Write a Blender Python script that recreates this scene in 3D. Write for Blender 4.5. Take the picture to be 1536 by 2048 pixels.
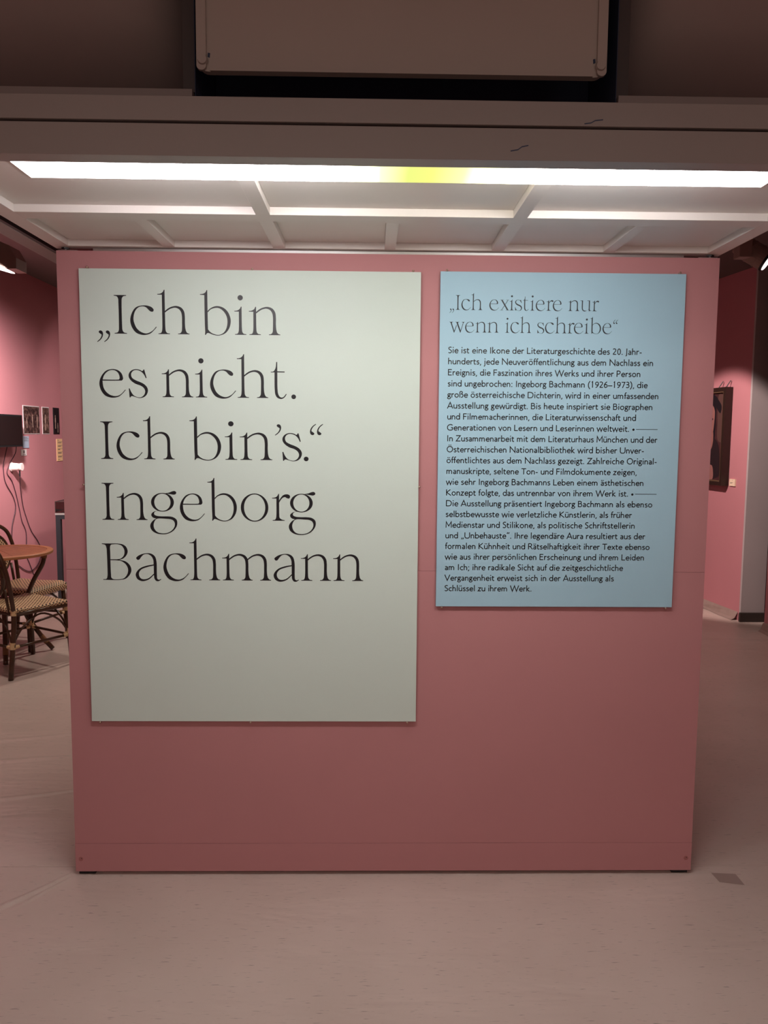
import bpy, bmesh, math, random
from mathutils import Vector, Matrix
from mathutils.geometry import tessellate_polygon
random.seed(7)
D = bpy.data
for o in list(D.objects): D.objects.remove(o)
scn = bpy.context.scene
C = scn.collection
# ---------------------------------------------------------------- camera
cd = D.cameras.new('camera'); cam = D.objects.new('camera', cd); C.objects.link(cam); scn.camera = cam
cd.sensor_fit = 'HORIZONTAL'; cd.sensor_width = 36.0
cd.lens = 1571.9*36/1536; cd.clip_start = .05; cd.clip_end = 100
yaw, pitch, roll = 0.0177064, -0.0981043, 0.0077494
fw = Vector((math.sin(yaw)*math.cos(pitch), math.cos(yaw)*math.cos(pitch), math.sin(pitch)))
r0 = fw.cross(Vector((0, 0, 1))).normalized(); u0 = r0.cross(fw)
rr = r0*math.cos(roll)+u0*math.sin(roll); uu = u0*math.cos(roll)-r0*math.sin(roll)
cam.matrix_world = Matrix(((rr.x, uu.x, -fw.x, -.065149), (rr.y, uu.y, -fw.y, -2.802145), (rr.z, uu.z, -fw.z, 1.644211), (0, 0, 0, 1)))
# ---------------------------------------------------------------- world, lamps, exposure
w = D.worlds.new('world'); scn.world = w; w.use_nodes = True
w.node_tree.nodes['Background'].inputs[0].default_value = (.9, .82, .78, 1)
w.node_tree.nodes['Background'].inputs[1].default_value = .04
scn.view_settings.view_transform = 'Standard'; scn.view_settings.look = 'None'
scn.view_settings.exposure = 0.0; scn.view_settings.gamma = 1.0
scn.view_settings.use_curve_mapping = False
def area(name, loc, size, sy, power, col, rot=(0, 0, 0)):
    l = D.lights.new(name, 'AREA'); l.shape = 'RECTANGLE'; l.size = size; l.size_y = sy; l.energy = power; l.color = col
    o = D.objects.new(name, l); o.location = loc; o.rotation_euler = rot; C.objects.link(o)
def spot(name, loc, aim, power, col, deg, blend, rad=.04):
    l = D.lights.new(name, 'SPOT'); l.energy = power; l.color = col; l.spot_size = math.radians(deg); l.spot_blend = blend; l.shadow_soft_size = rad
    o = D.objects.new(name, l); o.location = loc
    o.rotation_euler = (Vector(aim)-Vector(loc)).to_track_quat('-Z', 'Y').to_euler(); C.objects.link(o)
WARM = (1, .87, .76)
area('foyer_ceiling_light', (0, -4.6, 3.0), 3.0, 2.0, 67, WARM)
area('room_fill_light', (-1.2, 6.0, 3.08), 1.2, 2.0, 14, WARM)  # unseen fill, added to soften the light in the left room
spot('room_downlight', (-2.1, 1.9, 3.05), (-2.1, 1.9, 0), 95, WARM, 88, 1.0, .15)
spot('room_downlight', (-1.6, 4.2, 3.05), (-1.8, 4.2, 0), 110, WARM, 110, .8, .12)
spot('room_downlight', (1.9, 3.0, 3.05), (2.0, 3.0, 0), 60, (1, .76, .68), 96, .7, .12)
spot('wall_washer_beam', (-2.50, 2.50, 2.68), (-3.3, 3.62, 1.95), 780, (1, .86, .84), 70, 1.0, .10)
spot('portrait_spot_beam', (1.3, 3.1, 2.95), (3.2, 4.62, 1.15), 330, (1, .80, .74), 42, .30)
spot('far_wall_spot_beam', (-2.3, 4.6, 3.0), (-3.3, 6.3, 1.6), 38, (1, .82, .80), 70, 1.0)
STRIP = 44.0
# ---------------------------------------------------------------- materials
M = {}
def mat(name, col, rough=.55, spec=.4, var=0.0, vscale=3.0, bump=0.0, bscale=60, metal=0.0, emit=None, emit_s=0.0):
    if name in M: return M[name]
    m = D.materials.new(name); m.use_nodes = True; nt = m.node_tree; b = nt.nodes['Principled BSDF']
    b.inputs['Base Color'].default_value = (*col, 1); b.inputs['Roughness'].default_value = rough
    b.inputs['Specular IOR Level'].default_value = spec; b.inputs['Metallic'].default_value = metal
    if emit: b.inputs['Emission Color'].default_value = (*emit, 1); b.inputs['Emission Strength'].default_value = emit_s
    tc = nt.nodes.new('ShaderNodeTexCoord')
    if var:
        n = nt.nodes.new('ShaderNodeTexNoise'); n.inputs['Scale'].default_value = vscale; n.inputs['Detail'].default_value = 5
        r = nt.nodes.new('ShaderNodeValToRGB'); r.color_ramp.elements[0].position = .3; r.color_ramp.elements[1].position = .7
        r.color_ramp.elements[0].color = (*[c*(1-var) for c in col], 1); r.color_ramp.elements[1].color = (*[min(1, c*(1+var)) for c in col], 1)
        nt.links.new(tc.outputs['Object'], n.inputs['Vector']); nt.links.new(n.outputs[0], r.inputs[0]); nt.links.new(r.outputs[0], b.inputs['Base Color'])
    if bump:
        n = nt.nodes.new('ShaderNodeTexNoise'); n.inputs['Scale'].default_value = bscale; n.inputs['Detail'].default_value = 3
        bp = nt.nodes.new('ShaderNodeBump'); bp.inputs['Strength'].default_value = bump; bp.inputs['Distance'].default_value = .002
        nt.links.new(tc.outputs['Object'], n.inputs['Vector']); nt.links.new(n.outputs[0], bp.inputs['Height']); nt.links.new(bp.outputs[0], b.inputs['Normal'])
    M[name] = m; return m
PINK = mat('dusty_pink_paint', (.475, .216, .224), .62, .3, .035, 1.3, .10, 220)
PINKW = mat('pink_wall_paint', (.52, .215, .24), .75, .25, .04, 1.0, .2, 120)
MINT = mat('pale_grey_green_board', (.585, .69, .63), .5, .3, .012, 2, .1, 250)
BLUE = mat('pale_blue_board', (.355, .565, .675), .5, .3, .012, 2, .1, 250)
INK = mat('black_print', (.006, .007, .010), .42, .45)
INKH = mat('dark_print', (.025, .03, .04), .5, .3)
TRAY = mat('greige_enamel_lit', (.56, .52, .47), .45, .4, .03, 2.2, .12, 90)  # the beam's greige, lightened to carry the light falling on the tray
GREIGE = mat('greige_enamel', (.34, .31, .295), .45, .4, .03, 2.2, .12, 90)
WHITE = mat('white_enamel', (.74, .70, .66), .42, .45, .02, 3, .1, 90)
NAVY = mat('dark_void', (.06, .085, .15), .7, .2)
POSTP = mat('dark_post', (.10, .09, .088), .5, .3)
DARKP = mat('dark_recess_panel', (.40, .36, .34), .42, .4, .06, 1.2)
METAL = mat('galvanised_steel', (.55, .54, .52), .35, .5, metal=1.0)
NAIL = mat('brass_pin', (.50, .34, .27), .35, .5, metal=.8)
BLACK = mat('black_plastic', (.012, .012, .013), .4, .4)
SCREEN = mat('off_screen', (.014, .009, .009), .22, .5)
STEEL = mat('black_steel', (.022, .025, .030), .45, .4)
RATTAN = mat('dark_stained_rattan', (.070, .030, .014), .28, .55, .3, 14)
BIND = mat('cane_binding', (.74, .52, .29), .5, .4, .12, 40)
TEAK = mat('teak_slat', (.40, .155, .070), .42, .4, .16, 9)
TEAKL = mat('teak_rim', (.50, .22, .10), .42, .4, .1, 9)
CONC = mat('grey_column_paint', (.46, .40, .40), .8, .2, .04, 2)
SKIRT = mat('dark_skirting', (.05, .037, .033), .5, .3)
COVE = mat('vinyl_cove', (.34, .245, .215), .5, .3, .1, 9)
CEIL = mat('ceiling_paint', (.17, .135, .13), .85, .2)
LAMPW = mat('lamp_housing_white', (.30, .21, .18), .45, .4)
PAPW = mat('white_card', (.75, .68, .68), .7, .2)
PAPB = mat('blue_card', (.38, .44, .55), .7, .2)
PAPY = mat('orange_card', (.85, .55, .30), .7, .2)
CREAM = mat('cream_card', (.85, .66, .48), .7, .2)
PLUG = mat('white_plastic', (.92, .80, .77), .35, .45)
CABLE = mat('dark_cable', (.05, .02, .03), .5, .4)

def floor_mat():
    m = D.materials.new('floor_vinyl'); m.use_nodes = True; nt = m.node_tree; b = nt.nodes['Principled BSDF']; N = nt.nodes.new; L = nt.links.new
    tc = N('ShaderNodeTexCoord')
    n1 = N('ShaderNodeTexNoise'); n1.inputs['Scale'].default_value = 1.6; n1.inputs['Detail'].default_value = 6
    r = N('ShaderNodeValToRGB'); r.color_ramp.elements[0].position = .3; r.color_ramp.elements[1].position = .7
    r.color_ramp.elements[0].color = (.545, .435, .383, 1); r.color_ramp.elements[1].color = (.62, .50, .447, 1)
    L(tc.outputs['Object'], n1.inputs['Vector']); L(n1.outputs[0], r.inputs[0])
    # fine dashes running across the sheet
    mp = N('ShaderNodeMapping'); mp.inputs['Scale'].default_value = (22, 170, 1)
    n2 = N('ShaderNodeTexNoise'); n2.inputs['Scale'].default_value = 1.0; n2.inputs['Detail'].default_value = 2
    L(tc.outputs['Object'], mp.inputs[0]); L(mp.outputs[0], n2.inputs['Vector'])
    r2 = N('ShaderNodeValToRGB'); r2.color_ramp.elements[0].position = .25; r2.color_ramp.elements[1].position = .36
    r2.color_ramp.elements[0].color = (.55, .55, .55, 1); r2.color_ramp.elements[1].color = (1, 1, 1, 1); L(n2.outputs[0], r2.inputs[0])
    # small dark specks
    n3 = N('ShaderNodeTexNoise'); n3.inputs['Scale'].default_value = 26; n3.inputs['Detail'].default_value = 2
    r3 = N('ShaderNodeValToRGB'); r3.color_ramp.elements[0].position = .19; r3.color_ramp.elements[1].position = .235
    r3.color_ramp.elements[0].color = (.25, .25, .25, 1); r3.color_ramp.elements[1].color = (1, 1, 1, 1)
    L(tc.outputs['Object'], n3.inputs['Vector']); L(n3.outputs[0], r3.inputs[0])
    x1 = N('ShaderNodeMix'); x1.data_type = 'RGBA'; x1.blend_type = 'MULTIPLY'; x1.inputs[0].default_value = 1
    x2 = N('ShaderNodeMix'); x2.data_type = 'RGBA'; x2.blend_type = 'MULTIPLY'; x2.inputs[0].default_value = 1
    L(r.outputs[0], x1.inputs[6]); L(r2.outputs[0], x1.inputs[7]); L(x1.outputs[2], x2.inputs[6]); L(r3.outputs[0], x2.inputs[7])
    L(x2.outputs[2], b.inputs['Base Color'])
    b.inputs['Roughness'].default_value = .36; b.inputs['Specular IOR Level'].default_value = .35
    # gentle buckling of the sheet plus fine grain
    mp2 = N('ShaderNodeMapping'); mp2.inputs['Scale'].default_value = (1.5, 4.5, 1); mp2.inputs['Rotation'].default_value = (0, 0, .35)
    n4 = N('ShaderNodeTexNoise'); n4.inputs['Scale'].default_value = 1.3; n4.inputs['Detail'].default_value = 3; n4.inputs['Distortion'].default_value = .6
    L(tc.outputs['Object'], mp2.inputs[0]); L(mp2.outputs[0], n4.inputs['Vector'])
    b1 = N('ShaderNodeBump'); b1.inputs['Strength'].default_value = .55; b1.inputs['Distance'].default_value = .02
    L(n4.outputs[0], b1.inputs['Height'])
    n5 = N('ShaderNodeTexNoise'); n5.inputs['Scale'].default_value = 220
    b2 = N('ShaderNodeBump'); b2.inputs['Strength'].default_value = .12; b2.inputs['Distance'].default_value = .001
    L(tc.outputs['Object'], n5.inputs['Vector']); L(n5.outputs[0], b2.inputs['Height']); L(b1.outputs[0], b2.inputs['Normal']); L(b2.outputs[0], b.inputs['Normal'])
    return m
FLOOR = floor_mat()
def weave_mat(name, dark, light, cu, cv, fr_u, fr_v, stag):
    """cane weave: dark squares staggered on a light ground, read from the mesh's UV map in metres"""
    m = D.materials.new(name); m.use_nodes = True; nt = m.node_tree; b = nt.nodes['Principled BSDF']; N = nt.nodes.new; L = nt.links.new
    uv = N('ShaderNodeUVMap'); sp = N('ShaderNodeSeparateXYZ'); L(uv.outputs[0], sp.inputs[0])
    def mt(op, a, bb=None):
        n = N('ShaderNodeMath'); n.operation = op
        for i, v in enumerate((a, bb)):
            if v is None: continue
            if isinstance(v, (int, float)): n.inputs[i].default_value = v
            else: L(v, n.inputs[i])
        return n.outputs[0]
    u = mt('DIVIDE', sp.outputs[0], cu); v = mt('DIVIDE', sp.outputs[1], cv)
    row = mt('FLOOR', v); sh = mt('MULTIPLY', mt('MODULO', mt('ADD', row, 1000), 2), stag)
    fu = mt('FRACT', mt('ADD', mt('ADD', u, sh), 1000)); fv = mt('FRACT', mt('ADD', v, 1000))
    d = mt('MULTIPLY', mt('LESS_THAN', fu, fr_u), mt('LESS_THAN', fv, fr_v))
    mx = N('ShaderNodeMix'); mx.data_type = 'RGBA'; L(d, mx.inputs[0]); mx.inputs[6].default_value = (*light, 1); mx.inputs[7].default_value = (*dark, 1)
    L(mx.outputs[2], b.inputs['Base Color']); b.inputs['Roughness'].default_value = .45
    bp = N('ShaderNodeBump'); bp.inputs['Strength'].default_value = .6; bp.inputs['Distance'].default_value = .002
    L(mt('SUBTRACT', 1.0, d), bp.inputs['Height']); L(bp.outputs[0], b.inputs['Normal'])
    return m
WEAVE = weave_mat('woven_cane', (.040, .014, .012), (.72, .50, .29), .028, .0140, .44, .80, .5)
def strip_mat():
    """lit acrylic diffuser; one stretch of it is coloured dim yellow-green"""
    m = D.materials.new('lit_diffuser'); m.use_nodes = True; nt = m.node_tree; N = nt.nodes.new; L = nt.links.new
    nt.nodes.remove(nt.nodes['Principled BSDF']); em = N('ShaderNodeEmission'); L(em.outputs[0], nt.nodes['Material Output'].inputs[0])
    tc = N('ShaderNodeTexCoord'); sp = N('ShaderNodeSeparateXYZ'); L(tc.outputs['Object'], sp.inputs[0])
    mr = N('ShaderNodeMapRange'); mr.inputs[1].default_value = -.92; mr.inputs[2].default_value = .90; L(sp.outputs[0], mr.inputs[0])
    cr = N('ShaderNodeValToRGB'); L(mr.outputs[0], cr.inputs[0]); e = cr.color_ramp.elements
    k = 1/STRIP
    e[0].position = 0; e[0].color = (.10, .075, .06, 1); e[1].position = 1; e[1].color = (.25, .21, .20, 1)
    for p, c in ((.012, (.35, .28, .26)), (.06, (.36, .32, .32)), (.28, (.72, .70, .72)), (.40, (1, .95, .95)), (.45, (.16, .17, .09)), (.48, (k*1.5, k*1.6, k*.80)), (.515, (k*.92, k*1.0, k*.26)),
                 (.545, (k*1.0, k*1.0, k*.26)), (.585, (k*1.3, k*1.3, k*.55)), (.64, (.16, .16, .07)), (.70, (1, .95, .92)), (.80, (.74, .72, .72)), (.97, (.32, .29, .29))):
        q = e.new(p); q.color = (*c, 1)
    L(cr.outputs[0], em.inputs[0]); em.inputs[1].default_value = STRIP
    return m
DIFF = strip_mat()
LENS = mat('lit_lens', (.9, .8, .8), emit=(1, .86, .84), emit_s=2.2)
def glass_mat():
    m = D.materials.new('clear_glass'); m.use_nodes = True; b = m.node_tree.nodes['Principled BSDF']
    b.inputs['Base Color'].default_value = (.95, .96, .96, 1); b.inputs['Transmission Weight'].default_value = 1; b.inputs['Roughness'].default_value = .02; b.inputs['IOR'].default_value = 1.1
    return m
GLASS = glass_mat()
# ---------------------------------------------------------------- object helpers
def link(name, bm, m, parent=None, smooth=False):
    me = D.meshes.new(name); bm.normal_update(); bm.to_mesh(me); bm.free()
    for x in (m if isinstance(m, (list, tuple)) else [m]): me.materials.append(x)
    if smooth:
        for p in me.polygons: p.use_smooth = True
    o = D.objects.new(name, me); C.objects.link(o)
    if parent: o.parent = parent
    return o
def tag(o, label=None, cat=None, group=None, kind=None):
    for k, v in (('label', label), ('category', cat), ('group', group), ('kind', kind)):
        if v: o[k] = v
    return o
def empty(name, loc, rz=0): 
    o = D.objects.new(name, None); o.empty_display_size = .05; o.location = loc; o.rotation_euler = (0, 0, rz); C.objects.link(o); return o
def box(bm, x0, x1, y0, y1, z0, z1, bev=0.0):
    r = bmesh.ops.create_cube(bm, size=1)
    for v in r['verts']:
        v.co = Vector(((x0+x1)/2+v.co.x*(x1-x0), (y0+y1)/2+v.co.y*(y1-y0), (z0+z1)/2+v.co.z*(z1-z0)))
    if bev:
        es = list({e for v in r['verts'] for e in v.link_edges})
        bmesh.ops.bevel(bm, geom=es, offset=bev, segments=2, profile=.6, affect='EDGES')
    return bm
def bx(*a, **k): return box(bmesh.new(), *a, **k)
def tube(bm, pts, r, seg=10, caps=True):
    """tube through points, r a number or one radius per point"""
    pts = [Vector(p) for p in pts]; n = len(pts); rs = r if isinstance(r, (list, tuple)) else [r]*n
    t = (pts[1]-pts[0]).normalized(); up = Vector((0, 0, 1)) if abs(t.z) < .9 else Vector((1, 0, 0))
    s = t.cross(up).normalized(); rings = []
    for i, p in enumerate(pts):
        t = (pts[min(i+1, n-1)]-pts[max(i-1, 0)]).normalized(); s = (s-t*s.dot(t)).normalized(); u = t.cross(s)
        rings.append([bm.verts.new(p+(s*math.cos(2*math.pi*k/seg)+u*math.sin(2*math.pi*k/seg))*rs[i]) for k in range(seg)])
    for a, b in zip(rings, rings[1:]):
        for k in range(seg): bm.faces.new((a[k], a[(k+1) % seg], b[(k+1) % seg], b[k]))
    if caps: bm.faces.new(rings[0][::-1]); bm.faces.new(rings[-1])
    return bm
def curve3(pts, n=8):
    """smooth 3-D curve through points"""
    pts = [Vector(p) for p in pts]; P4 = [pts[0]*2-pts[1]]+pts+[pts[-1]*2-pts[-2]]; out = []
    for i in range(1, len(P4)-2):
        a, b, c, d = P4[i-1:i+3]
        for k in range(n):
            t = k/n; out.append(.5*((2*b)+(c-a)*t+(2*a-5*b+4*c-d)*t*t+(3*b-a-3*c+d)*t**3))
    out.append(pts[-1]); return out
def prism(bm, poly, axis, a0, a1):
    """extrude a 2-D polygon (in the two other axes) from a0 to a1 along axis"""
    def mk(p, a): return Vector({0: (a, p[0], p[1]), 1: (p[0], a, p[1]), 2: (p[0], p[1], a)}[axis])
    A_ = [bm.verts.new(mk(p, a0)) for p in poly]; B_ = [bm.verts.new(mk(p, a1)) for p in poly]; n = len(poly)
    bm.faces.new(A_); bm.faces.new(B_[::-1])
    for i in range(n): bm.faces.new((A_[i], B_[i], B_[(i+1) % n], A_[(i+1) % n]))
    bmesh.ops.recalc_face_normals(bm, faces=bm.faces[:]); return bm
def rrect(x0, x1, z0, z1, r, n=6, corners=(1, 1, 1, 1)):
    out = []
    for (cx, cz, a, on) in ((x1-r, z1-r, 0, corners[0]), (x0+r, z1-r, 90, corners[1]), (x0+r, z0+r, 180, corners[2]), (x1-r, z0+r, 270, corners[3])):
        if on: out += [(cx+r*math.cos(math.radians(a+90*i/n)), cz+r*math.sin(math.radians(a+90*i/n))) for i in range(n+1)]
        else: out.append((cx+(r if a in (0, 270) else -r), cz+(r if a in (0, 90) else -r)))
    return out
# ---------------------------------------------------------------- lettering
def spl(pts, n=6):
    """closed outline: tuples with a third item are corners; the rest is Catmull-Rom smoothed"""
    N = len(pts); out = []
    for i in range(N):
        p0, p1, p2, p3 = pts[i-1], pts[i], pts[(i+1) % N], pts[(i+2) % N]
        if len(p1) > 2: p0 = (2*p1[0]-p2[0], 2*p1[1]-p2[1])
        if len(p2) > 2: p3 = (2*p2[0]-p1[0], 2*p2[1]-p1[1])
        if len(p1) > 2 and len(p2) > 2:
            out.append((p1[0], p1[1])); continue
        d = [max(1e-6, math.hypot(a[0]-b[0], a[1]-b[1])**.5) for a, b in ((p0, p1), (p1, p2), (p2, p3))]
        t0 = 0; t1 = d[0]; t2 = t1+d[1]; t3 = t2+d[2]
        for k in range(n):
            t = t1+(t2-t1)*k/n; q = []
            for c in (0, 1):
                a1 = (t1-t)/(t1-t0)*p0[c]+(t-t0)/(t1-t0)*p1[c]
                a2 = (t2-t)/(t2-t1)*p1[c]+(t-t1)/(t2-t1)*p2[c]
                a3 = (t3-t)/(t3-t2)*p2[c]+(t-t2)/(t3-t2)*p3[c]
                b1 = (t2-t)/(t2-t0)*a1+(t-t0)/(t2-t0)*a2
                b2 = (t3-t)/(t3-t1)*a2+(t-t1)/(t3-t1)*a3
                q.append((t2-t)/(t2-t1)*b1+(t-t1)/(t2-t1)*b2)
            out.append(tuple(q))
    return out
def ell(cx, cy, rx, ry, n=40): return [(cx+rx*math.cos(2*math.pi*i/n), cy+ry*math.sin(2*math.pi*i/n)) for i in range(n)]
def P(s):
    """'x,y x,y* ...'  the star marks a corner"""
    r = []
    for w in s.split():
        c = w.endswith('*'); a, b = w.rstrip('*').split(',')
        r.append((float(a), float(b), 1) if c else (float(a), float(b)))
    return r
def mv(c, dx, dy, k=1.0): return [tuple([p[0]*k+dx, p[1]*k+dy]+list(p[2:])) for p in c]
# serif letters, cap height 540 units, each a list of pieces, each piece [outline, hole, ...]
def stem(top): return P('0,0* 160,0* 160,9* 122,17 104,42 98,100 97,150 96,%g* 86,%g* 72,%g 45,%g 15,%g -6,%g* -6,%g* 57,%g* 57,150 56,100 50,42 36,17 0,9*' % (top, top, top-28, top-50, top-58, top-59, top-69, top-70))
ARCH = P('94,323* 140,360 190,385 258,396 325,372 362,320 372,250 372,150 377,80 390,35 408,16 433,9* 433,0* 273,0* 273,9* 305,16 324,40 330,100 331,150 330,262 318,315 288,353 240,370 180,358 140,335 94,300*')
MARK = P('25,20 32,37 52,43 75,30 85,-5 72,-55 40,-95 5,-120* 0,-112* 40,-75 60,-40 63,-15 40,2')
G = {}
G['I'] = [[P('0,0* 173,0* 173,9* 130,20 112,50 108,105 107,150 107,390 108,435 112,490 130,520 173,531* 173,540* 0,540* 0,531* 43,520 60,490 63,435 64,390 64,150 63,105 60,50 43,20 0,9*')]]
G['i'] = [[stem(396)], [ell(78, 520, 37, 37)]]
G['n'] = [[stem(396)], [ARCH]]
G['h'] = [[stem(620)], [ARCH]]
G['m'] = [[stem(396)], [mv(ARCH, 0, 0)], [mv(ARCH, 268, 0)]]
G['b'] = [[P('0,565* 0,555* 60,552* 62,150 66,40* 112,21* 106,73* 104,150 102,622* 92,622* 78,594 50,573 20,566')],
          [P('104,333* 143,368 193,393 248,400 323,378 383,323 418,243 423,173 403,93 353,25 290,-6 238,-14 173,-2 112,21 92,18 75,-4* 62,-6* 66,40* 106,73* 133,40 173,14 238,-3 283,4 328,33 363,93 378,178 368,253 333,318 275,366 223,375 148,353 104,309*')]]
G['c'] = [[P('168,398 83,372 28,300 0,195 18,100 73,20 133,-8 193,-16 273,4 323,47 367,97* 358,103* 313,52 263,20 218,8 153,24 93,72 58,142 45,212 68,312 113,367 173,385 223,372 263,332 288,314 318,314 328,340 303,373 243,396')]]
G['e'] = [[P('180,393 95,367 25,282 0,187 20,92 75,17 135,-9 190,-15 265,2 315,42 363,97* 355,102* 305,47 260,17 210,9 140,29 85,77 55,137 44,227* 275,229 312,232 328,252 327,282 310,332 270,372 225,389'),
           P('48,243* 245,243 272,247 281,262 280,292 260,342 225,370 180,380 125,362 85,327 60,285')]]
G['s'] = [[P('210,393* 220,389* 250,271* 238,266* 215,316 180,356 140,376 105,382 68,370 42,340 37,306 52,268 100,236 165,209 215,181 253,139 265,91 245,31 205,-4 145,-16 85,-1 45,11 30,6 20,-9* 9,-9* 0,119* 12,121* 35,66 70,19 125,-5 165,-4 207,26 226,76 210,124 165,160 95,186 35,230 5,276 3,320 30,366 80,391 125,393 165,382 190,369 202,377')]]
G['t'] = [[P('0,374* 38,381 63,416 73,456 77,514* 92,514* 93,383* 197,380* 197,366* 93,366* 95,126 105,56 125,21 152,8 180,18 215,61* 225,56* 195,11 165,-9 135,-13 90,6 65,46 55,116 53,366* 0,365*')]]
G['.'] = [[ell(33, 20, 33, 33)]]
G['\u201e'] = [[MARK], [mv(MARK, 98, 0)]]
rot = [tuple([85-p[0], 409-p[1]]+list(p[2:])) for p in MARK]
G['\u201c'] = [[rot], [mv(rot, 96, 0)]]
G['\u2019'] = [[mv(MARK, 0, 476)]]
K = 1.144
G['g'] = [[mv(ell(161, 229, 145, 120), 0, 0, K), mv(ell(160, 229, 103, 110), 0, 0, K)],
          [mv(P('203,345* 248,354 288,369 318,373 338,357 333,337 308,327 268,332 213,341*'), 0, 0, K)],
          [mv(P('98,122* 48,107 20,82 18,56 38,32 78,20* 38,-5 6,-48 0,-85 18,-130 68,-167 138,-182 218,-175 288,-140 333,-85 345,-33 333,10 288,40 228,48 148,48 88,54 56,70 53,92 73,112 108,120*'), 0, 0, K),
           mv(P('88,17 58,-13 43,-63 53,-113 88,-153 148,-170 218,-163 278,-128 308,-83 313,-43 298,-8 263,11 208,17'), 0, 0, K)]]
G['o'] = [[ell(201, 192, 201, 207), ell(202, 192, 155, 193)]]
def _r():
    s = stem(396); s = [tuple([p[0]+(20 if (p[0] > 110) else 0)+(3 if p[0] <= 110 else 0)]+list(p[1:])) for p in s]
    return [[s], [mv(P('87,264* 112,301 142,331 187,341 217,331 227,306 212,286 187,291 162,304 132,294 107,266 87,232*'), 0, 0, K)]]
G['r'] = _r()
K = 1.357
G['B'] = [[mv(P('0,0* 180,0 240,14 285,59 302,109 285,164 240,204 175,219* 220,236 255,274 267,314 250,364 210,391 160,398* -5,398* -5,391* 30,382 43,350 46,294 48,94 46,44 35,12 0,7*'), 0, 0, K),
           mv(P('82,226* 82,300 82,364 92,384 120,389 160,390 205,374 232,324 225,269 190,234 150,226*'), 0, 0, K),
           mv(P('82,216* 140,215 200,204 245,169 267,114 255,59 220,19 180,8 110,8 88,24 84,64 82,140'), 0, 0, K)]]
G['a'] = [[mv(P('9,241 22,221 42,224 62,251 92,279 132,284 172,259 191,216 193,171* 122,158 52,131 12,91 0,56 17,11 57,-11 92,-11 142,8 194,56* 199,16 217,-9 242,-12 272,6* 267,12* 247,4 230,14 226,56 224,206 207,261 172,288 122,294 62,281 22,258'), 0, 0, K),
           mv(P('194,159* 132,144 62,116 37,81 37,46 57,16 92,8 137,21 194,71*'), 0, 0, K)]]
G['u'] = [[P('-6,387* -6,377* 57,376* 57,130 70,60 110,8 170,-12 235,5 290,35 333,90* 333,68* 270,22 195,18 130,35 102,80 97,140 97,396*')],
          [P('260,387* 260,377* 331,376* 331,110 336,0* 345,-10* 375,8 440,12* 440,22* 395,28 374,60 371,120 371,396*')]]
G['w'] = [[P('0,387* 0,377* 30,368 50,335 62,300* 175,-12* 192,-12* 286,250* 275,285* 190,60* 105,310 98,355 108,370 140,377* 140,387*')],
          [P('262,387* 300,280* 418,-12* 435,-12* 540,325 556,365 590,377* 590,387* 478,387* 478,377* 515,368 522,345 515,318* 438,72* 345,310 335,355 345,370 380,377* 380,387* 225,387* 225,377* 248,370*')]]
G['x'] = [[P('38,380* 92,380* 322,8* 262,8*')], [P('290,380* 312,380* 70,8* 48,8*')]]+[[P('%d,%d* %d,%d* %d,%d* %d,%d*' % (a, z, b, z, b, z+10, a, z+10))] for a, b, z in ((0, 140, 377), (225, 335, 377), (0, 118, 0), (215, 352, 0))]
ADV = dict(zip('Iinhmbcestgor', (222, 202, 470, 470, 737, 481, 388, 405, 290, 290, 435, 460, 240)))
ADV.update({'.': 100, '\u201e': 245, '\u201c': 200, '\u2019': 100, 'B': 470, 'a': 402, 'u': 470, 'w': 610, 'x': 365, ' ': 130})
# humanist sans letters, drawn as strokes on centre lines, 1000 units to the em
def S(s, closed=False, n=5):
    pts = P(s)
    if closed: return spl(pts, n)+[pts[0][:2]]
    p = [tuple(list(pts[0][:2])+[1])]+pts[1:-1]+[tuple(list(pts[-1][:2])+[1])]
    r = spl(p, n)
    # drop the wrap-around piece
    cut = len(r)
    last = p[-1][:2]
    for i, q in enumerate(r):
        if abs(q[0]-last[0]) < 1e-6 and abs(q[1]-last[1]) < 1e-6 and i > 0: cut = i; break
    return r[:cut+1]
def A(cx, cy, rx, ry, a0, a1, n=14): return [(cx+rx*math.cos(math.radians(a0+(a1-a0)*i/n)), cy+ry*math.sin(math.radians(a0+(a1-a0)*i/n))) for i in range(n+1)]
def Ln(s): return [q[:2] for q in P(s)]
H = 43
O = lambda cx, rx=183: A(cx, 224, rx, 190, 0, 360, 22)
def dots(x0, x1, y=615): return [('dot', x0, y), ('dot', x1, y)]
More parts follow.
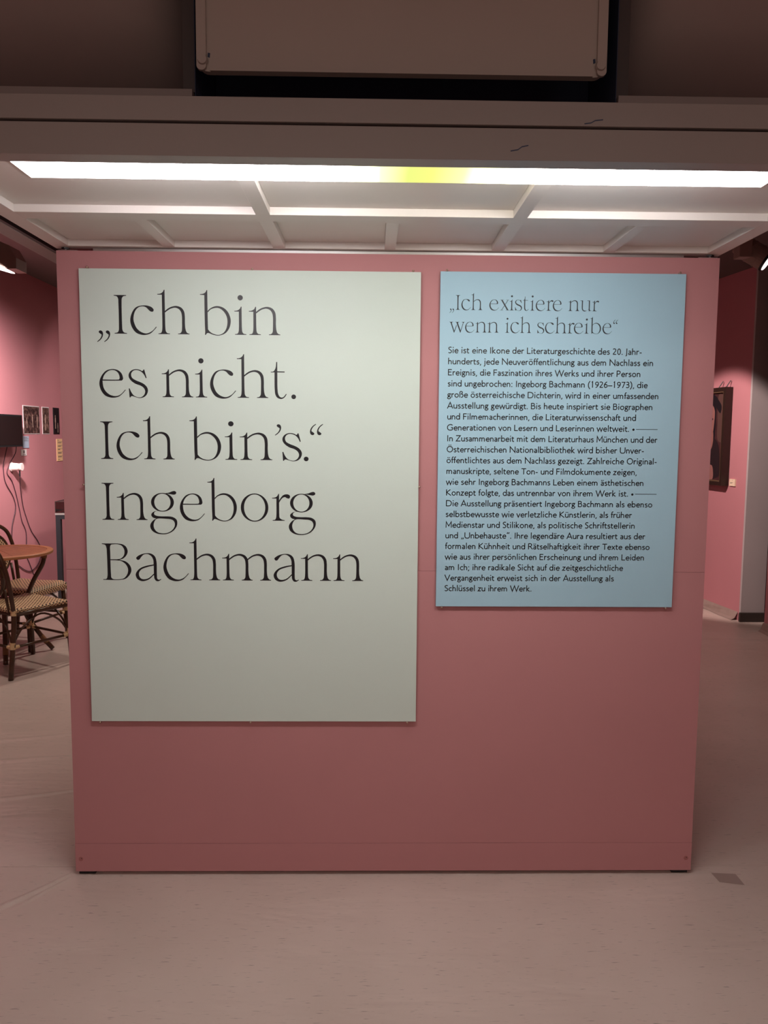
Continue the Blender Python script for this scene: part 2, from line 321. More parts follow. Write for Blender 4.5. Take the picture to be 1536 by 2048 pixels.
F = {
'a': (426, [S('72,372 130,402 205,408 290,385 335,305 335,200 335,0'), S('335,248 240,238 130,205 88,120 120,50 190,36 270,65 335,130')]),
'b': (520, [Ln('88,0 88,715'), O(268, 180)]),
'c': (440, [S('400,375 330,405 255,408 140,350 85,224 140,95 255,38 330,42 400,75')]),
'd': (520, [Ln('432,0 432,715'), O(252, 180)]),
'e': (490, [S('92,232 430,232* 415,320 350,395 265,410 160,370 90,270 85,200 130,90 220,38 320,38 430,85')]),
'f': (270, [S('285,660 235,680 175,660 130,590 125,500 125,0'), Ln('15,408 260,408')]),
'g': (433, [A(190, 300, 118, 112, 0, 360, 16), S('190,412 300,410 425,408'), S('150,195 95,150 110,105 200,85 310,70 370,10 345,-85 250,-140 140,-140 55,-95 55,-15 110,50 150,78')]),
'h': (500, [Ln('88,0 88,715'), S('88,300 150,380 250,408 350,370 393,280 393,150 393,0')]),
'i': (230, [Ln('115,0 115,449'), ('dot', 115, 620)]),
'j': (230, [S('120,449 120,100 120,-50 80,-140 0,-185'), ('dot', 120, 620)]),
'k': (480, [Ln('88,0 88,715'), Ln('385,440 110,235 430,5')]),
'l': (230, [Ln('115,0 115,715')]),
'm': (770, [Ln('88,0 88,449'), S('88,300 140,380 225,408 310,370 343,280 343,150 343,0'), S('343,290 400,380 495,408 595,370 640,280 640,150 640,0')]),
'n': (500, [Ln('88,0 88,449'), S('88,300 150,380 250,408 350,370 393,280 393,150 393,0')]),
'o': (550, [O(275, 193)]),
'p': (520, [Ln('88,-225 88,449'), O(268, 180)]),
'q': (520, [Ln('432,-225 432,449'), O(252, 180)]),
'r': (350, [Ln('88,0 88,449'), S('88,270 140,370 215,408 330,390')]),
's': (390, [S('325,375 250,408 150,400 88,340 120,275 210,235 300,185 318,110 260,50 165,36 60,75')]),
't': (335, [S('120,560 120,400 122,150 150,60 220,36 310,55'), Ln('15,408 300,408')]),
'u': (500, [Ln('412,0 412,449'), S('88,449 88,300 88,170 130,70 230,38 340,75 412,160')]),
'v': (450, [Ln('30,449 225,25 420,449')]),
'w': (720, [Ln('30,449 195,25 360,410 525,25 690,449')]),
'x': (470, [Ln('50,449 420,0'), Ln('420,449 50,0')]),
'y': (440, [Ln('35,449 235,20'), Ln('410,449 120,-225')]),
'z': (430, [Ln('50,408 350,408 60,42 385,42')]),
'A': (680, [Ln('35,0 340,665 645,0'), Ln('150,215 530,215')]),
'B': (570, [Ln('90,0 90,682'), S('90,640 290,640 395,590 410,500 370,410 270,375 90,372'), S('270,375 420,345 480,240 450,110 350,45 250,42 90,42')]),
'D': (745, [Ln('90,0 90,682'), S('90,640 300,640 500,600 630,480 655,341 620,190 500,75 300,42 90,42')]),
'E': (530, [Ln('90,0 90,682'), Ln('90,640 470,640'), Ln('90,370 430,370'), Ln('90,42 475,42')]),
'F': (490, [Ln('90,0 90,682'), Ln('90,640 450,640'), Ln('90,355 420,355')]),
'G': (750, [S('650,560 540,640 400,655 220,590 95,440 85,310 130,150 270,50 420,30 560,50 660,95'), Ln('655,75 655,330'), Ln('480,310 698,310')]),
'I': (270, [Ln('135,0 135,682')]),
'J': (270, [S('140,682 140,200 140,20 110,-80 30,-140')]),
'K': (640, [Ln('90,0 90,682'), Ln('520,670 110,355 600,5')]),
'L': (495, [Ln('90,0 90,682'), Ln('90,42 470,42')]),
'M': (790, [Ln('90,0 110,660 395,190 680,660 700,0')]),
'N': (750, [Ln('90,0 90,660 660,40 660,682')]),
'O': (790, [A(395, 341, 312, 310, 0, 360, 28)]),
'P': (530, [Ln('90,0 90,682'), S('90,640 290,640 410,590 440,485 400,375 290,315 90,310')]),
'R': (600, [Ln('90,0 90,682'), S('90,640 290,640 410,590 430,490 390,385 280,335 90,330'), Ln('270,335 565,10')]),
'S': (470, [S('400,615 310,652 190,640 100,570 110,460 200,390 320,320 395,230 370,110 270,38 170,35 60,85')]),
'T': (575, [Ln('287,0 287,640'), Ln('15,640 560,640')]),
'U': (720, [S('90,682 90,400 90,230 160,80 360,32 560,80 630,230 630,400 630,682')]),
'V': (660, [Ln('30,682 330,30 630,682')]),
'W': (1040, [Ln('30,682 280,30 520,640 760,30 1010,682')]),
'Z': (610, [Ln('50,640 540,640 75,42 570,42')]),
'\u00df': (520, [S('88,0 88,400 88,560 140,650 240,672 350,620 365,520 310,440 250,395* 350,370 435,300 440,180 390,70 290,38 210,45')]),
'0': (500, [A(250, 330, 165, 300, 0, 360, 22)]),
'1': (500, [Ln('250,0 250,665 150,590')]),
'2': (500, [S('75,560 150,635 260,635 360,570 370,460 310,340 200,200 80,60'), Ln('62,42 440,42')]),
'3': (500, [S('90,615 180,640 290,630 365,560 350,440 270,380 170,365* 290,350 390,290 405,180 340,70 210,35 75,70')]),
'6': (500, [S('390,655 250,560 130,400 85,230 130,90 250,35 370,90 415,205 360,330 250,375 150,330 95,240')]),
'7': (500, [Ln('50,625 430,625 170,0')]),
'9': (500, [S('110,5 250,100 370,260 415,430 370,570 250,625 130,570 85,455 140,330 250,285 350,330 405,420')]),
'.': (217, [('dot', 108, 48)]), ',': (217, [S('125,70 120,0 60,-110')]), ':': (240, [('dot', 120, 48), ('dot', 120, 390)]),
';': (240, [S('130,70 125,0 70,-110'), ('dot', 120, 390)]), '-': (333, [Ln('50,220 285,220')]), '\u2013': (500, [Ln('0,220 500,220')]),
'(': (320, [S('275,720 140,520 95,290 140,50 275,-150')]), ')': (320, [S('45,720 180,520 225,290 180,50 45,-150')]),
'\u201e': (400, [S('155,90 150,10 90,-105'), S('315,90 310,10 250,-105')]), '\u201c': (400, [S('170,720 110,610 110,530'), S('330,720 270,610 270,530')]),
' ': (270, []),
}
for u, b, k in (('\u00e4', 'a', 205), ('\u00f6', 'o', 275), ('\u00fc', 'u', 250)): F[u] = (F[b][0], F[b][1]+dots(k-85, k+85, 600))
F['\u00d6'] = (790, F['O'][1]+dots(300, 490, 790))
#FIT#
LINES = ['Sie ist eine Ikone der Literaturgeschichte des 20. Jahr-', 'hunderts, jede Neuver\u00f6ffentlichung aus dem Nachlass ein',
 'Ereignis, die Faszination ihres Werks und ihrer Person', 'sind ungebrochen: Ingeborg Bachmann (1926\u20131973), die',
 'gro\u00dfe \u00f6sterreichische Dichterin, wird in einer umfassenden', 'Ausstellung gew\u00fcrdigt. Bis heute inspiriert sie Biographen',
 'und Filmemacherinnen, die Literaturwissenschaft und', 'Generationen von Lesern und Leserinnen weltweit.',
 'In Zusammenarbeit mit dem Literaturhaus M\u00fcnchen und der', '\u00d6sterreichischen Nationalbibliothek wird bisher Unver-',
 '\u00f6ffentlichtes aus dem Nachlass gezeigt. Zahlreiche Original-', 'manuskripte, seltene Ton- und Filmdokumente zeigen,',
 'wie sehr Ingeborg Bachmanns Leben einem \u00e4sthetischen', 'Konzept folgte, das untrennbar von ihrem Werk ist.',
 'Die Ausstellung pr\u00e4sentiert Ingeborg Bachmann als ebenso', 'selbstbewusste wie verletzliche K\u00fcnstlerin, als fr\u00fcher',
 'Medienstar und Stilikone, als politische Schriftstellerin', 'und \u201eUnbehauste\u201c. Ihre legend\u00e4re Aura resultiert aus der',
 'formalen K\u00fchnheit und R\u00e4tselhaftigkeit ihrer Texte ebenso', 'wie aus ihrer pers\u00f6nlichen Erscheinung und ihrem Leiden',
 'am Ich; ihre radikale Sicht auf die zeitgeschichtliche', 'Vergangenheit erweist sich in der Ausstellung als', 'Schl\u00fcssel zu ihrem Werk.']
ENDS = [.8866, .9287, .8853, .9113, .9523, .9326, .8752, .8523, .9538, .9081, .9557, .8854, .9115, .8574, .9457, .8731, .886, .9244, .9425, .9243, .8486, .8168, .5199]
# ================================================================ setting
WY0, WY1, ZC = -7.0, 9.4, 3.12
fl = tag(link('floor', bx(-3.6, 4.6, WY0, WY1, -.06, -.004), FLOOR), kind='structure')
for (y0, y1, dz) in ((WY0, -2.4, 0), (-2.397, .0585, 0), (.0605, 3.45, 0), (3.453, WY1, 0)):
    bm = bmesh.new(); box(bm, -3.6, 4.6, y0, y1, -.004, 0)
    s = link('floor_sheet', bm, FLOOR, fl)
tag(link('ceiling', bx(-3.6, 4.6, WY0, WY1, ZC, ZC+.05), CEIL), kind='structure')
tag(link('wall_left', bx(-3.45, -3.3, WY0, WY1, 0, ZC), PINKW), kind='structure')
bm = bmesh.new(); prism(bm, [(3.2645, 4.10), (2.581, 9.4), (2.73, 9.4), (3.42, 4.10)], 2, 0, ZC)
wr = tag(link('wall_right', bm, PINKW), kind='structure')
tag(link('wall_right', bx(3.30, 3.42, WY0, 3.72, 0, ZC), PINKW), kind='structure')
tag(link('wall_back', bx(-3.3, 4.6, WY1, WY1+.1, 0, ZC), PINKW), kind='structure')
tag(link('wall_front', bx(-3.3, 4.6, WY0-.1, WY0, 0, ZC), PINKW), kind='structure')
tag(link('wall_gap_dark', bx(3.42, 4.6, 4.62, 4.7, 0, ZC), BLACK), kind='structure')  # black panel standing in for the darkness inside the gap
tag(link('wall_gap_dark_side', bx(4.5, 4.6, -7, 4.62, 0, ZC), BLACK), kind='structure')  # painted black as well, to keep the gap dark
col_ = tag(link('concrete_column', bx(3.262, 3.475, 4.07, 4.099, 0, ZC), CONC), 'grey painted column standing at the end of the pink right wall', 'column')
link('skirting', bx(3.245, 3.49, 4.04, 4.07, 0, .075), SKIRT, col_)
link('capping', bx(3.25, 3.485, 4.045, 4.07, .075, .082), SKIRT, col_)
# cove skirting along the right wall, a loose vinyl strip
bm = bmesh.new(); n = 26
rows = []
for i in range(n+1):
    t = i/n; y = 4.12+t*5.2; x = 3.262-(y-4.12)*.129; j = .006*math.sin(i*2.3)+.004*math.sin(i*5.1)
    rows.append([bm.verts.new((x, y, .075)), bm.verts.new((x-.012, y, .055)), bm.verts.new((x-.03-j, y, .018)), bm.verts.new((x-.06-j*2, y, .002))])
for a, b in zip(rows, rows[1:]):
    for k in range(3): bm.faces.new((a[k], a[k+1], b[k+1], b[k]))
tag(link('baseboard_right', bm, COVE), kind='structure')
bm = bmesh.new(); prism(bm, [(3.30, 0), (3.30, .075), (3.286, .07), (3.27, .02), (3.25, .001)], 1, 2.0, 3.715)
tag(link('baseboard_right', bm, COVE), kind='structure')
tag(link('baseboard_left', bx(-3.3, -3.288, WY0, WY1, 0, .06), COVE), kind='structure')

# ================================================================ free-standing text wall
T = -.0015
pw = empty('partition_wall', (0, .03, 0)); tag(pw, 'dusty pink free-standing exhibition wall carrying the two text boards', 'partition')
def child(name, bm, m, parent, **k):
    o = link(name, bm, m, parent, **k); o.matrix_parent_inverse = parent.matrix_world.inverted() if parent.type != 'EMPTY' else Matrix.Translation(-parent.location)
    return o
W2 = 1.1535
child('panel', bx(-W2, W2, .002, .060, .1245, 1.1545), PINK, pw)
child('panel', bx(-W2, W2, .0022, .060, 1.1555, 2.268), PINK, pw)
child('kickboard', bx(-W2, W2, .0005, .060, .016, .1235), PINK, pw)
child('core', bx(-W2+.004, W2-.004, .006, .056, .02, 2.262), PINK, pw)
for sx in (-1, 1):
    child('foot', bx(sx*1.115-.03, sx*1.115+.03, .012, .052, 0, .018), BLACK, pw)
    bm = bmesh.new(); x = 1.1335 if sx > 0 else -1.1335
    bmesh.ops.create_cone(bm, cap_ends=True, segments=16, radius1=.0085, radius2=.0085, depth=.0015, matrix=Matrix.Translation((x, .0012, .064))@Matrix.Rotation(math.pi/2, 4, 'X'))
    o = child('screw_cap', bm, mat('filler_spot', (.36, .13, .13), .6), pw)
    bm = bmesh.new(); bmesh.ops.create_uvsphere(bm, u_segments=10, v_segments=6, radius=.0028, matrix=Matrix.Translation((x+.002, .0025, .066)))
    child('screw_hole', bm, BLACK, pw)

def glyph_tris(shapes, fx, fz, bm, y, thick=.0006):
    """fill outlines (with holes) as a thin cut-vinyl layer"""
    for pk, piece in enumerate(shapes):
        loops = [spl(c) if any(len(p) > 2 for p in c) or len(c) < 40 else c for c in piece]
        vv = [[Vector((fx(p[0]), fz(p[1]), 0)) for p in lp] for lp in loops]
        flat = [v for lp in vv for v in lp]; tv = [bm.verts.new((v.x, y-.00012*pk, v.y)) for v in flat]
        for t in tessellate_polygon(vv):
            try: f = bm.faces.new([tv[i] for i in t])
            except ValueError: continue
            f.normal_update()
            if f.normal.y > 0: f.normal_flip()
KERN = {('T', 'o'): -40}
def text_serif(words, y, m, parent, z, unit, name='lettering'):
    """words: (text, x of the first reference edge, x of the end)"""
    for s, x0, x1, endw in words:
        bm = bmesh.new()
        adv = sum(ADV[c] for c in s[:-1]); tot = adv+endw; sx = (x1-x0)/tot; x = 0
        for c in s:
            glyph_tris(G[c], lambda u, x=x: x0+(x+u)*sx, lambda v: z+v*unit, bm, y)
            x += ADV[c]
        child(name, bm, m, parent)
# ---- large board
Y1 = -.0125
def pin(x, z, parent):
    bm = bmesh.new()
    tube(bm, [(x, -.0005, z), (x, -.0165, z)], .0016, 8)
    bmesh.ops.create_uvsphere(bm, u_segments=10, v_segments=8, radius=.0042, matrix=Matrix.Translation((x, -.0165, z)))
    return child('pin', bm, NAIL, parent, smooth=True)
def board(name, label, x0, x1, z0, z1, m, pins):
    e = empty(name, ((x0+x1)/2, 0, z0)); tag(e, label, 'sign')
    bm = bmesh.new(); box(bm, x0, x1, Y1, -.0055, z0, z1, bev=.0012); child('sheet', bm, m, e)
    for p in pins: pin(p[0], p[1], e)
    return e
b1 = board('text_board', 'large pale grey-green board with big black serif quotation, on the left', -1.0735, .1065, .598, 2.206, MINT,
           [(-1.043, 2.209), (-.477, 2.209), (.079, 2.209), (-1.0765, 1.46), (.1095, 1.46), (-1.042, .595), (-.497, .595), (.075, .595)])
YT = Y1-.0004
U1 = .1312/540
lines1 = [([('\u201eI', 0, 0, 0)], 0)]
def L1(z, words): text_serif(words, YT, INK, b1, z, U1)
# word start = reference (foot) edge of the first glyph; end = right edge of the last
L1(1.9858, [('\u201eIch', -1.0160, -.6958, 435), ('bin', -.6582, -.3815, 433)])
L1(1.7690, [('es', -1.0124, -.8442, 265), ('nicht.', -.7937, -.3277, 66)])
L1(1.5516, [('Ich', -1.0134, -.7549, 435), ('bin\u2019s.', -.7020, -.2839, 66), ('\u201c', -.2791, -.2325, 181)])
L1(1.3360, [('Ingeborg', -1.0147, -.2585, 395)])
L1(1.1200, [('Bachmann', -1.0177, -.0885, 433)])
# ---- blue board
b2 = board('text_board', 'smaller light blue board with a serif heading above dense black body text, on the right', .174, 1.0325, 1.028, 2.2095, BLUE,
           [(.196, 2.2125), (1.009, 2.2125), (.195, 1.025), (1.009, 1.025)])
U2 = .0500/540
def L2(z, words): text_serif(words, YT, INKH, b2, z, U2)
L2(2.0790, [('\u201eIch', .2064, .3217, 435), ('existiere', .3457, .6010, 362), ('nur', .6226, .7293, 260)])
L2(2.0020, [('wenn', .2076, .3799, 433), ('ich', .4034, .4940, 435), ('schreibe\u201c', .5156, .7988, 181)])
def ribbon(bm, pts, w, tx, y):
    n = len(pts)
    if n < 2: return
    q = []
    for i, p in enumerate(pts):
        a = pts[max(i-1, 0)]; b = pts[min(i+1, n-1)]; closed = pts[0] == pts[-1] or math.hypot(pts[0][0]-pts[-1][0], pts[0][1]-pts[-1][1]) < 1e-6
        if closed and i in (0, n-1): a = pts[-2]; b = pts[1]
        d1 = (p[0]-a[0], p[1]-a[1]); d2 = (b[0]-p[0], b[1]-p[1])
        l1 = math.hypot(*d1) or 1; l2 = math.hypot(*d2) or 1
        if l1 == 1 and d1 == (0, 0): d1 = d2; l1 = l2
        if d2 == (0, 0): d2 = d1; l2 = l1
        t = (d1[0]/l1+d2[0]/l2, d1[1]/l1+d2[1]/l2); lt = math.hypot(*t) or 1; t = (t[0]/lt, t[1]/lt)
        c = max(.35, (t[0]*d1[0]+t[1]*d1[1])/l1); h = w/2/c
        q.append((bm.verts.new((*[tx(p[0]-t[1]*-h, p[1]+t[0]*-h)[k] if k == 0 else y for k in (0, 1)], tx(p[0]+t[1]*h, p[1]-t[0]*h)[1])),
                  bm.verts.new((tx(p[0]-t[1]*h, p[1]+t[0]*h)[0], y, tx(p[0]-t[1]*h, p[1]+t[0]*h)[1]))))
    for (a, b), (c, d) in zip(q, q[1:]):
        f = bm.faces.new((a, b, d, c)); f.normal_update()
        if f.normal.y > 0: f.normal_flip()
def text_sans(s, x0, x1, z, em, parent, dash=None):
    bm = bmesh.new(); tot = sum(F[c][0] for c in s)-75; sx = (x1-x0)/tot; sz = em/1000; x = -45
    for c in s:
        tx = lambda u, v, x=x: (x0+(x+u)*sx, z+v*sz)
        for st in F[c][1]:
            if st and st[0] == 'dot':
                vs = [bm.verts.new((*tx(st[1]+62*math.cos(-a*math.pi/5), 0)[:1], YT, tx(0, st[2]+62*math.sin(-a*math.pi/5))[1])) for a in range(10)]
                f = bm.faces.new(vs); f.normal_update()
                if f.normal.y > 0: f.normal_flip()
            else: ribbon(bm, st, 102, tx, YT)
        x += F[c][0]
    if dash:
        xb, xa, xe, zz = dash
        vs = [bm.verts.new((xb+0.0042*math.cos(a*math.pi/6), YT, zz-.0014+0.0042*math.sin(a*math.pi/6))) for a in range(12)]; bm.faces.new(vs)
        bm.faces.new([bm.verts.new(p) for p in ((xa, YT, zz-.0009), (xe, YT, zz-.0009), (xe, YT, zz+.0009), (xa, YT, zz+.0009))])
    return child('lettering', bm, INK, parent)
Z0, PIT = 1.9300, .03845
for i, (s, e) in enumerate(zip(LINES, ENDS)):
    z = Z0-PIT*i
    dash = {7: (.8675, .8765, .9537, z+.0090), 13: (.8723, .8824, .9596, z+.0090)}.get(i)
    text_sans(s, .2052, e, z, .0318, b2, dash)

# ================================================================ lowered ceiling frame above the text wall
ZF = 2.281
cf = empty('coffered_canopy', (0, -.45, ZF)); tag(cf, 'white metal framed canopy with recessed plates hanging above the text wall', 'canopy')
def rib(x0, x1, y0, y1, m=WHITE, z1=2.34, name='rib'): return child(name, bx(x0, x1, y0, y1, ZF, z1, bev=.0008), m, cf)
rib(-1.163, -1.106, -.999, .035, name='side_bar'); rib(1.104, 1.160, -.999, .035, name='side_bar')
rib(-1.106, 1.104, -.012, .035, name='end_bar'); rib(-1.106, 1.104, -.425, -.352, name='cross_bar')
for x in (-.384, .371): rib(x-.021, x+.021, -.352, -.012); rib(x-.021, x+.021, -.79, -.425)
for x in (-.762, -.002, .757): rib(x-.019, x+.019, -.352, -.012)
ZP = 2.303
for (x0, x1) in ((-1.105, -.406), (-.362, .349), (.393, 1.103)): child('plate', bx(x0, x1, -.99, -.4255, ZP, ZP+.003), WHITE, cf)
for (x0, x1) in ((-1.105, -.7815), (-.7425, -.4055), (-.3625, -.0215), (.0175, .3495), (.3925, .7375), (.7765, 1.103)):
    child('plate', bx(x0, x1, -.3515, -.0125, ZP, ZP+.003), WHITE, cf)
child('lid', bx(-1.15, 1.15, -.98, .03, 2.341, 2.345), WHITE, cf)
for x in (-1.128, 1.126):      # hanging bolts between frame and wall
    b = empty('hanging_bracket', (x, .03, 2.268)); tag(b, 'small steel bolt bracket on the text wall\'s upper %s corner' % ('left' if x < 0 else 'right'), 'bracket')
    child('base_plate', bx(x-.045, x+.022, .008, .052, 2.268, 2.2715) if x > 0 else bx(x-.022, x+.045, .008, .052, 2.268, 2.2715), METAL, b)
    bm = bmesh.new(); tube(bm, [(x, .022, 2.2715), (x, .022, 2.281)], .0045, 10); child('bolt', bm, METAL, b)
    bm = bmesh.new(); tube(bm, [(x, .022, 2.2765), (x, .022, 2.2805)], .014, 6); child('nut', bm, BLACK, b)
tag(link('hanging_rail', bx(-1.03, 1.03, .012, .05, 2.2695, 2.279), METAL), 'thin pale steel rail lying along the top edge of the text wall', 'rail')
# light fitting
ZL = 2.238
lf = empty('strip_light', (0, -.86, ZL)); tag(lf, 'long lit white strip light with a yellow-green stretch, under the canopy', 'light')
o = child('diffuser', bx(-.863, .860, -.988, -.877, ZL, 2.300), DIFF, lf)
child('housing', bx(-1.10, 1.10, -1.035, -.9885, ZL-.001, 2.30, bev=.001), GREIGE, lf)
for x0, x1 in ((-.873, -.8635), (.8605, .870)): child('end_cap', bx(x0, x1, -.988, -.877, ZL-.001, 2.30), WHITE, lf)

# ================================================================ beam and upper bays
bmx = 2.6
be = empty('ceiling_beam', (0, -1.0, 2.232)); tag(be, 'dull greige double ceiling beam with a dark groove in front of the strip light', 'beam')
child('lower_flange', bx(-bmx, bmx, -1.055, -1.0365, 2.232, 2.298, bev=.001), GREIGE, be)
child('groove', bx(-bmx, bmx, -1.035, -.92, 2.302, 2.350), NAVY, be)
child('upper_flange', bx(-bmx, bmx, -1.055, -.93, 2.3045, 2.354, bev=.001), GREIGE, be)
for pts in (((.388, 2.309), (.402, 2.311), (.411, 2.316), (.428, 2.318)), ((.231, 2.251), (.247, 2.254), (.255, 2.260), (.269, 2.263))):
    bm = bmesh.new()
    ribx = [(p[0], p[1]) for p in pts]
    for a, b in zip(ribx, ribx[1:]):
        bm.faces.new([bm.verts.new((q[0], -1.0555, q[1]+d)) for q, d in ((a, -.0011), (b, -.0011), (b, .0011), (a, .0011))])
    child('scratch', bm, NAVY, be)
# side bays: frame with a panel bent deep at foot and post, shaped to shade there
def sidebay(x0, x1, label, post):
    e = empty('overhead_panel', ((x0+x1)/2, -.75, 2.41)); tag(e, label, 'panel')
    child('bottom_rail', bx(x0, x1, -.88, -.80, 2.400, 2.441, bev=.001), DARKP, e)
    child('post', bx(post-.014, post+.014, -.86, -.80, 2.4415, 3.05), POSTP, e)
    bm = bmesh.new(); n = 16; rows = []; inner = x1 if x1 < 0 else x0; outer = x0 if x1 < 0 else x1
    for i in range(n+1):
        z = 2.40+i/n*.70; row = []
        for k in range(19):
            a = (k/18)**1.8; x = inner+(outer-inner)*a
            y = -.84+.72*math.exp(-(z-2.40)/.11)+.22*math.exp(-abs(x-inner)/.06)
            row.append(bm.verts.new((x, min(y, -.10), z)))
        rows.append(row)
    for a, b in zip(rows, rows[1:]):
        for k in range(18): bm.faces.new((a[k], a[k+1], b[k+1], b[k]))
    bmesh.ops.recalc_face_normals(bm, faces=bm.faces[:])
    child('sheet', bm, DARKP, e, smooth=True)
    return e
sidebay(-2.6, -.485, 'dark curved metal panel overhead left of the hanging tray', -.496)
sidebay(.512, 2.6, 'dark curved metal panel overhead right of the hanging tray', .526)
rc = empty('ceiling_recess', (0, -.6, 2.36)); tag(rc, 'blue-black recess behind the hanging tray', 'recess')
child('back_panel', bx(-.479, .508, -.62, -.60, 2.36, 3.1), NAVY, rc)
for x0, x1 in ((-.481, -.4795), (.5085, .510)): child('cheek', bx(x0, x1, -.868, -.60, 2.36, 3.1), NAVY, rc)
tr = empty('hanging_tray', (0, -.88, 2.48)); tag(tr, 'greige metal tray with rounded lower corners hanging upright in the middle bay', 'tray')
xa, xb, za = -.4695, .4755, 2.474
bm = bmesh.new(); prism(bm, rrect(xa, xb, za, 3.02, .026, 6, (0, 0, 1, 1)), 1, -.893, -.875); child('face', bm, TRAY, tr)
for sx, x in ((-1, xa), (1, xb)):
    x0, x1 = (x, x+.022) if sx < 0 else (x-.022, x)
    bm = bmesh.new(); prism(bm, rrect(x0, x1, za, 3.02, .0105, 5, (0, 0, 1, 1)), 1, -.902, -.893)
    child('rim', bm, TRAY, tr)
    xc = x+.018*(-sx)
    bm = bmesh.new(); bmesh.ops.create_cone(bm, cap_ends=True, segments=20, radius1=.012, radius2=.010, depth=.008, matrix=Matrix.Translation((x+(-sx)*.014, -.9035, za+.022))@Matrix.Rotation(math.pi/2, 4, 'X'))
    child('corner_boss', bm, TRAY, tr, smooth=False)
    bm = bmesh.new(); prism(bm, [(x+(-sx)*.024, za+.032), (x+(-sx)*.029, za+.030), (x+(-sx)*.030, za+.040), (x+(-sx)*.025, za+.041)], 1, -.8942, -.890); child('notch', bm, NAVY, tr)
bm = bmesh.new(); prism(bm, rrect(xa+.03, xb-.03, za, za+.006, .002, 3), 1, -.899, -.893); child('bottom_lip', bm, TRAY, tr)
# rails left of the canopy
rl = empty('ceiling_rail', (-1.23, 0, 2.28)); tag(rl, 'brown-grey rail with a black slot running back along the canopy\'s left side', 'rail')
child('rail_body', bx(-1.262, -1.197, -.95, 1.4, 2.28, 2.36), GREIGE, rl)
child('slot', bx(-1.1965, -1.184, -.95, 1.4, 2.2815, 2.36), BLACK, rl)
child('liner', bx(-1.1835, -1.165, -.95, 1.4, 2.30, 2.36), PINK, rl)

# ================================================================ left room
tv = empty('television', (-3.2, 3.6, 1.5)); tag(tv, 'black switched-off television on the pink wall above the wicker chairs', 'television')
M.setdefault('x', None)
def slab(cx, cy, z0, z1, half, thick, ang, m, name, parent, off=0.0, bev=0.0):
    """upright slab: centre in plan, length 2*half along its own axis, turned by ang"""
    bm = bx(-half, half, -thick/2+off, thick/2+off, z0, z1, bev=bev)
    bmesh.ops.transform(bm, matrix=Matrix.Translation((cx, cy, 0))@Matrix.Rotation(ang, 4, 'Z'), verts=bm.verts[:])
    return child(name, bm, m, parent)
tang = math.radians(90)
slab(-3.225, 4.07, 1.512, 1.794, .30, .05, tang, BLACK, 'casing', tv, bev=.004)
slab(-3.225, 4.07, 1.530, 1.778, .283, .05, tang, SCREEN, 'screen', tv, off=-.0015)
child('wall_bracket', bx(-3.3, -3.252, 4.02, 4.12, 1.60, 1.70), BLACK, tv)
def photo_mat(name, seed, dark, light, thr):
    m = D.materials.new(name); m.use_nodes = True; nt = m.node_tree; b = nt.nodes['Principled BSDF']; N = nt.nodes.new; L = nt.links.new
    tc = N('ShaderNodeTexCoord'); mp = N('ShaderNodeMapping'); mp.inputs['Location'].default_value = (seed, seed*2.1, seed*.7); mp.inputs['Scale'].default_value = (1, 24, 26)
    n = N('ShaderNodeTexNoise'); n.inputs['Scale'].default_value = 1.0; n.inputs['Detail'].default_value = 4; n.inputs['Roughness'].default_value = .7
    r = N('ShaderNodeValToRGB'); e = r.color_ramp.elements; e[0].position = thr-.05; e[0].color = (*dark, 1); e[1].position = thr+.16; e[1].color = (*light, 1)
    L(tc.outputs['Object'], mp.inputs[0]); L(mp.outputs[0], n.inputs['Vector']); L(n.outputs[0], r.inputs[0]); L(r.outputs[0], b.inputs['Base Color']); b.inputs['Roughness'].default_value = .5
    return m
def figure(bm, y, z, h, x):
    """a standing figure printed on a photograph: head, body, legs as flat shapes"""
    w = h*.16
    for (a, b_, c, d) in ((-.5, .5, .45, .82), (-.42, -.08, 0, .46), (.08, .42, 0, .46)):
        bm.faces.new([bm.verts.new((x, y+p*w, z+q*h)) for p, q in ((a, c), (b_, c), (b_*.8, d), (a*.8, d))])
    bm.faces.new([bm.verts.new((x, y+.32*w*math.cos(t*math.pi/5), z+h*.91+h*.075*math.sin(t*math.pi/5))) for t in range(10)])
SEP = mat('print_highlight', (.55, .38, .31), .6)
for i, (y0, y1, lab, dk, lt, th, fg) in enumerate((
        (4.615, 4.975, 'widest dark photograph of people in a room, beside the television', (.035, .015, .015), (.24, .13, .11), .50, ((.07, .05, .10), (.20, .06, .12), (.30, .055, .13))),
        (5.040, 5.208, 'narrow brown photograph, middle one of the three on the pink wall', (.06, .03, .025), (.30, .17, .14), .50, ((.07, .03, .16),)),
        (5.310, 5.465, 'narrow black photograph nearest the pink partition', (.010, .005, .008), (.035, .015, .02), .62, ((.05, .05, .14), (.11, .01, .10))))):
    e = empty('photograph', (-3.3, (y0+y1)/2, 1.626)); tag(e, lab, 'photograph')
    child('border', bx(-3.300, -3.2965, y0, y1, 1.624, 1.892), PAPW if i < 2 else BLACK, e)
    child('print', bx(-3.2965, -3.2955, y0+.008, y1-.006, 1.630, 1.884 if i < 2 else 1.890), photo_mat('photo_print_%d' % i, i*3.7+1, dk, lt, th), e)
    for a, b_, h in fg:
        bm = bmesh.new(); figure(bm, y0+a, 1.630+b_, h, -3.2953); child('picture', bm, SEP, e)
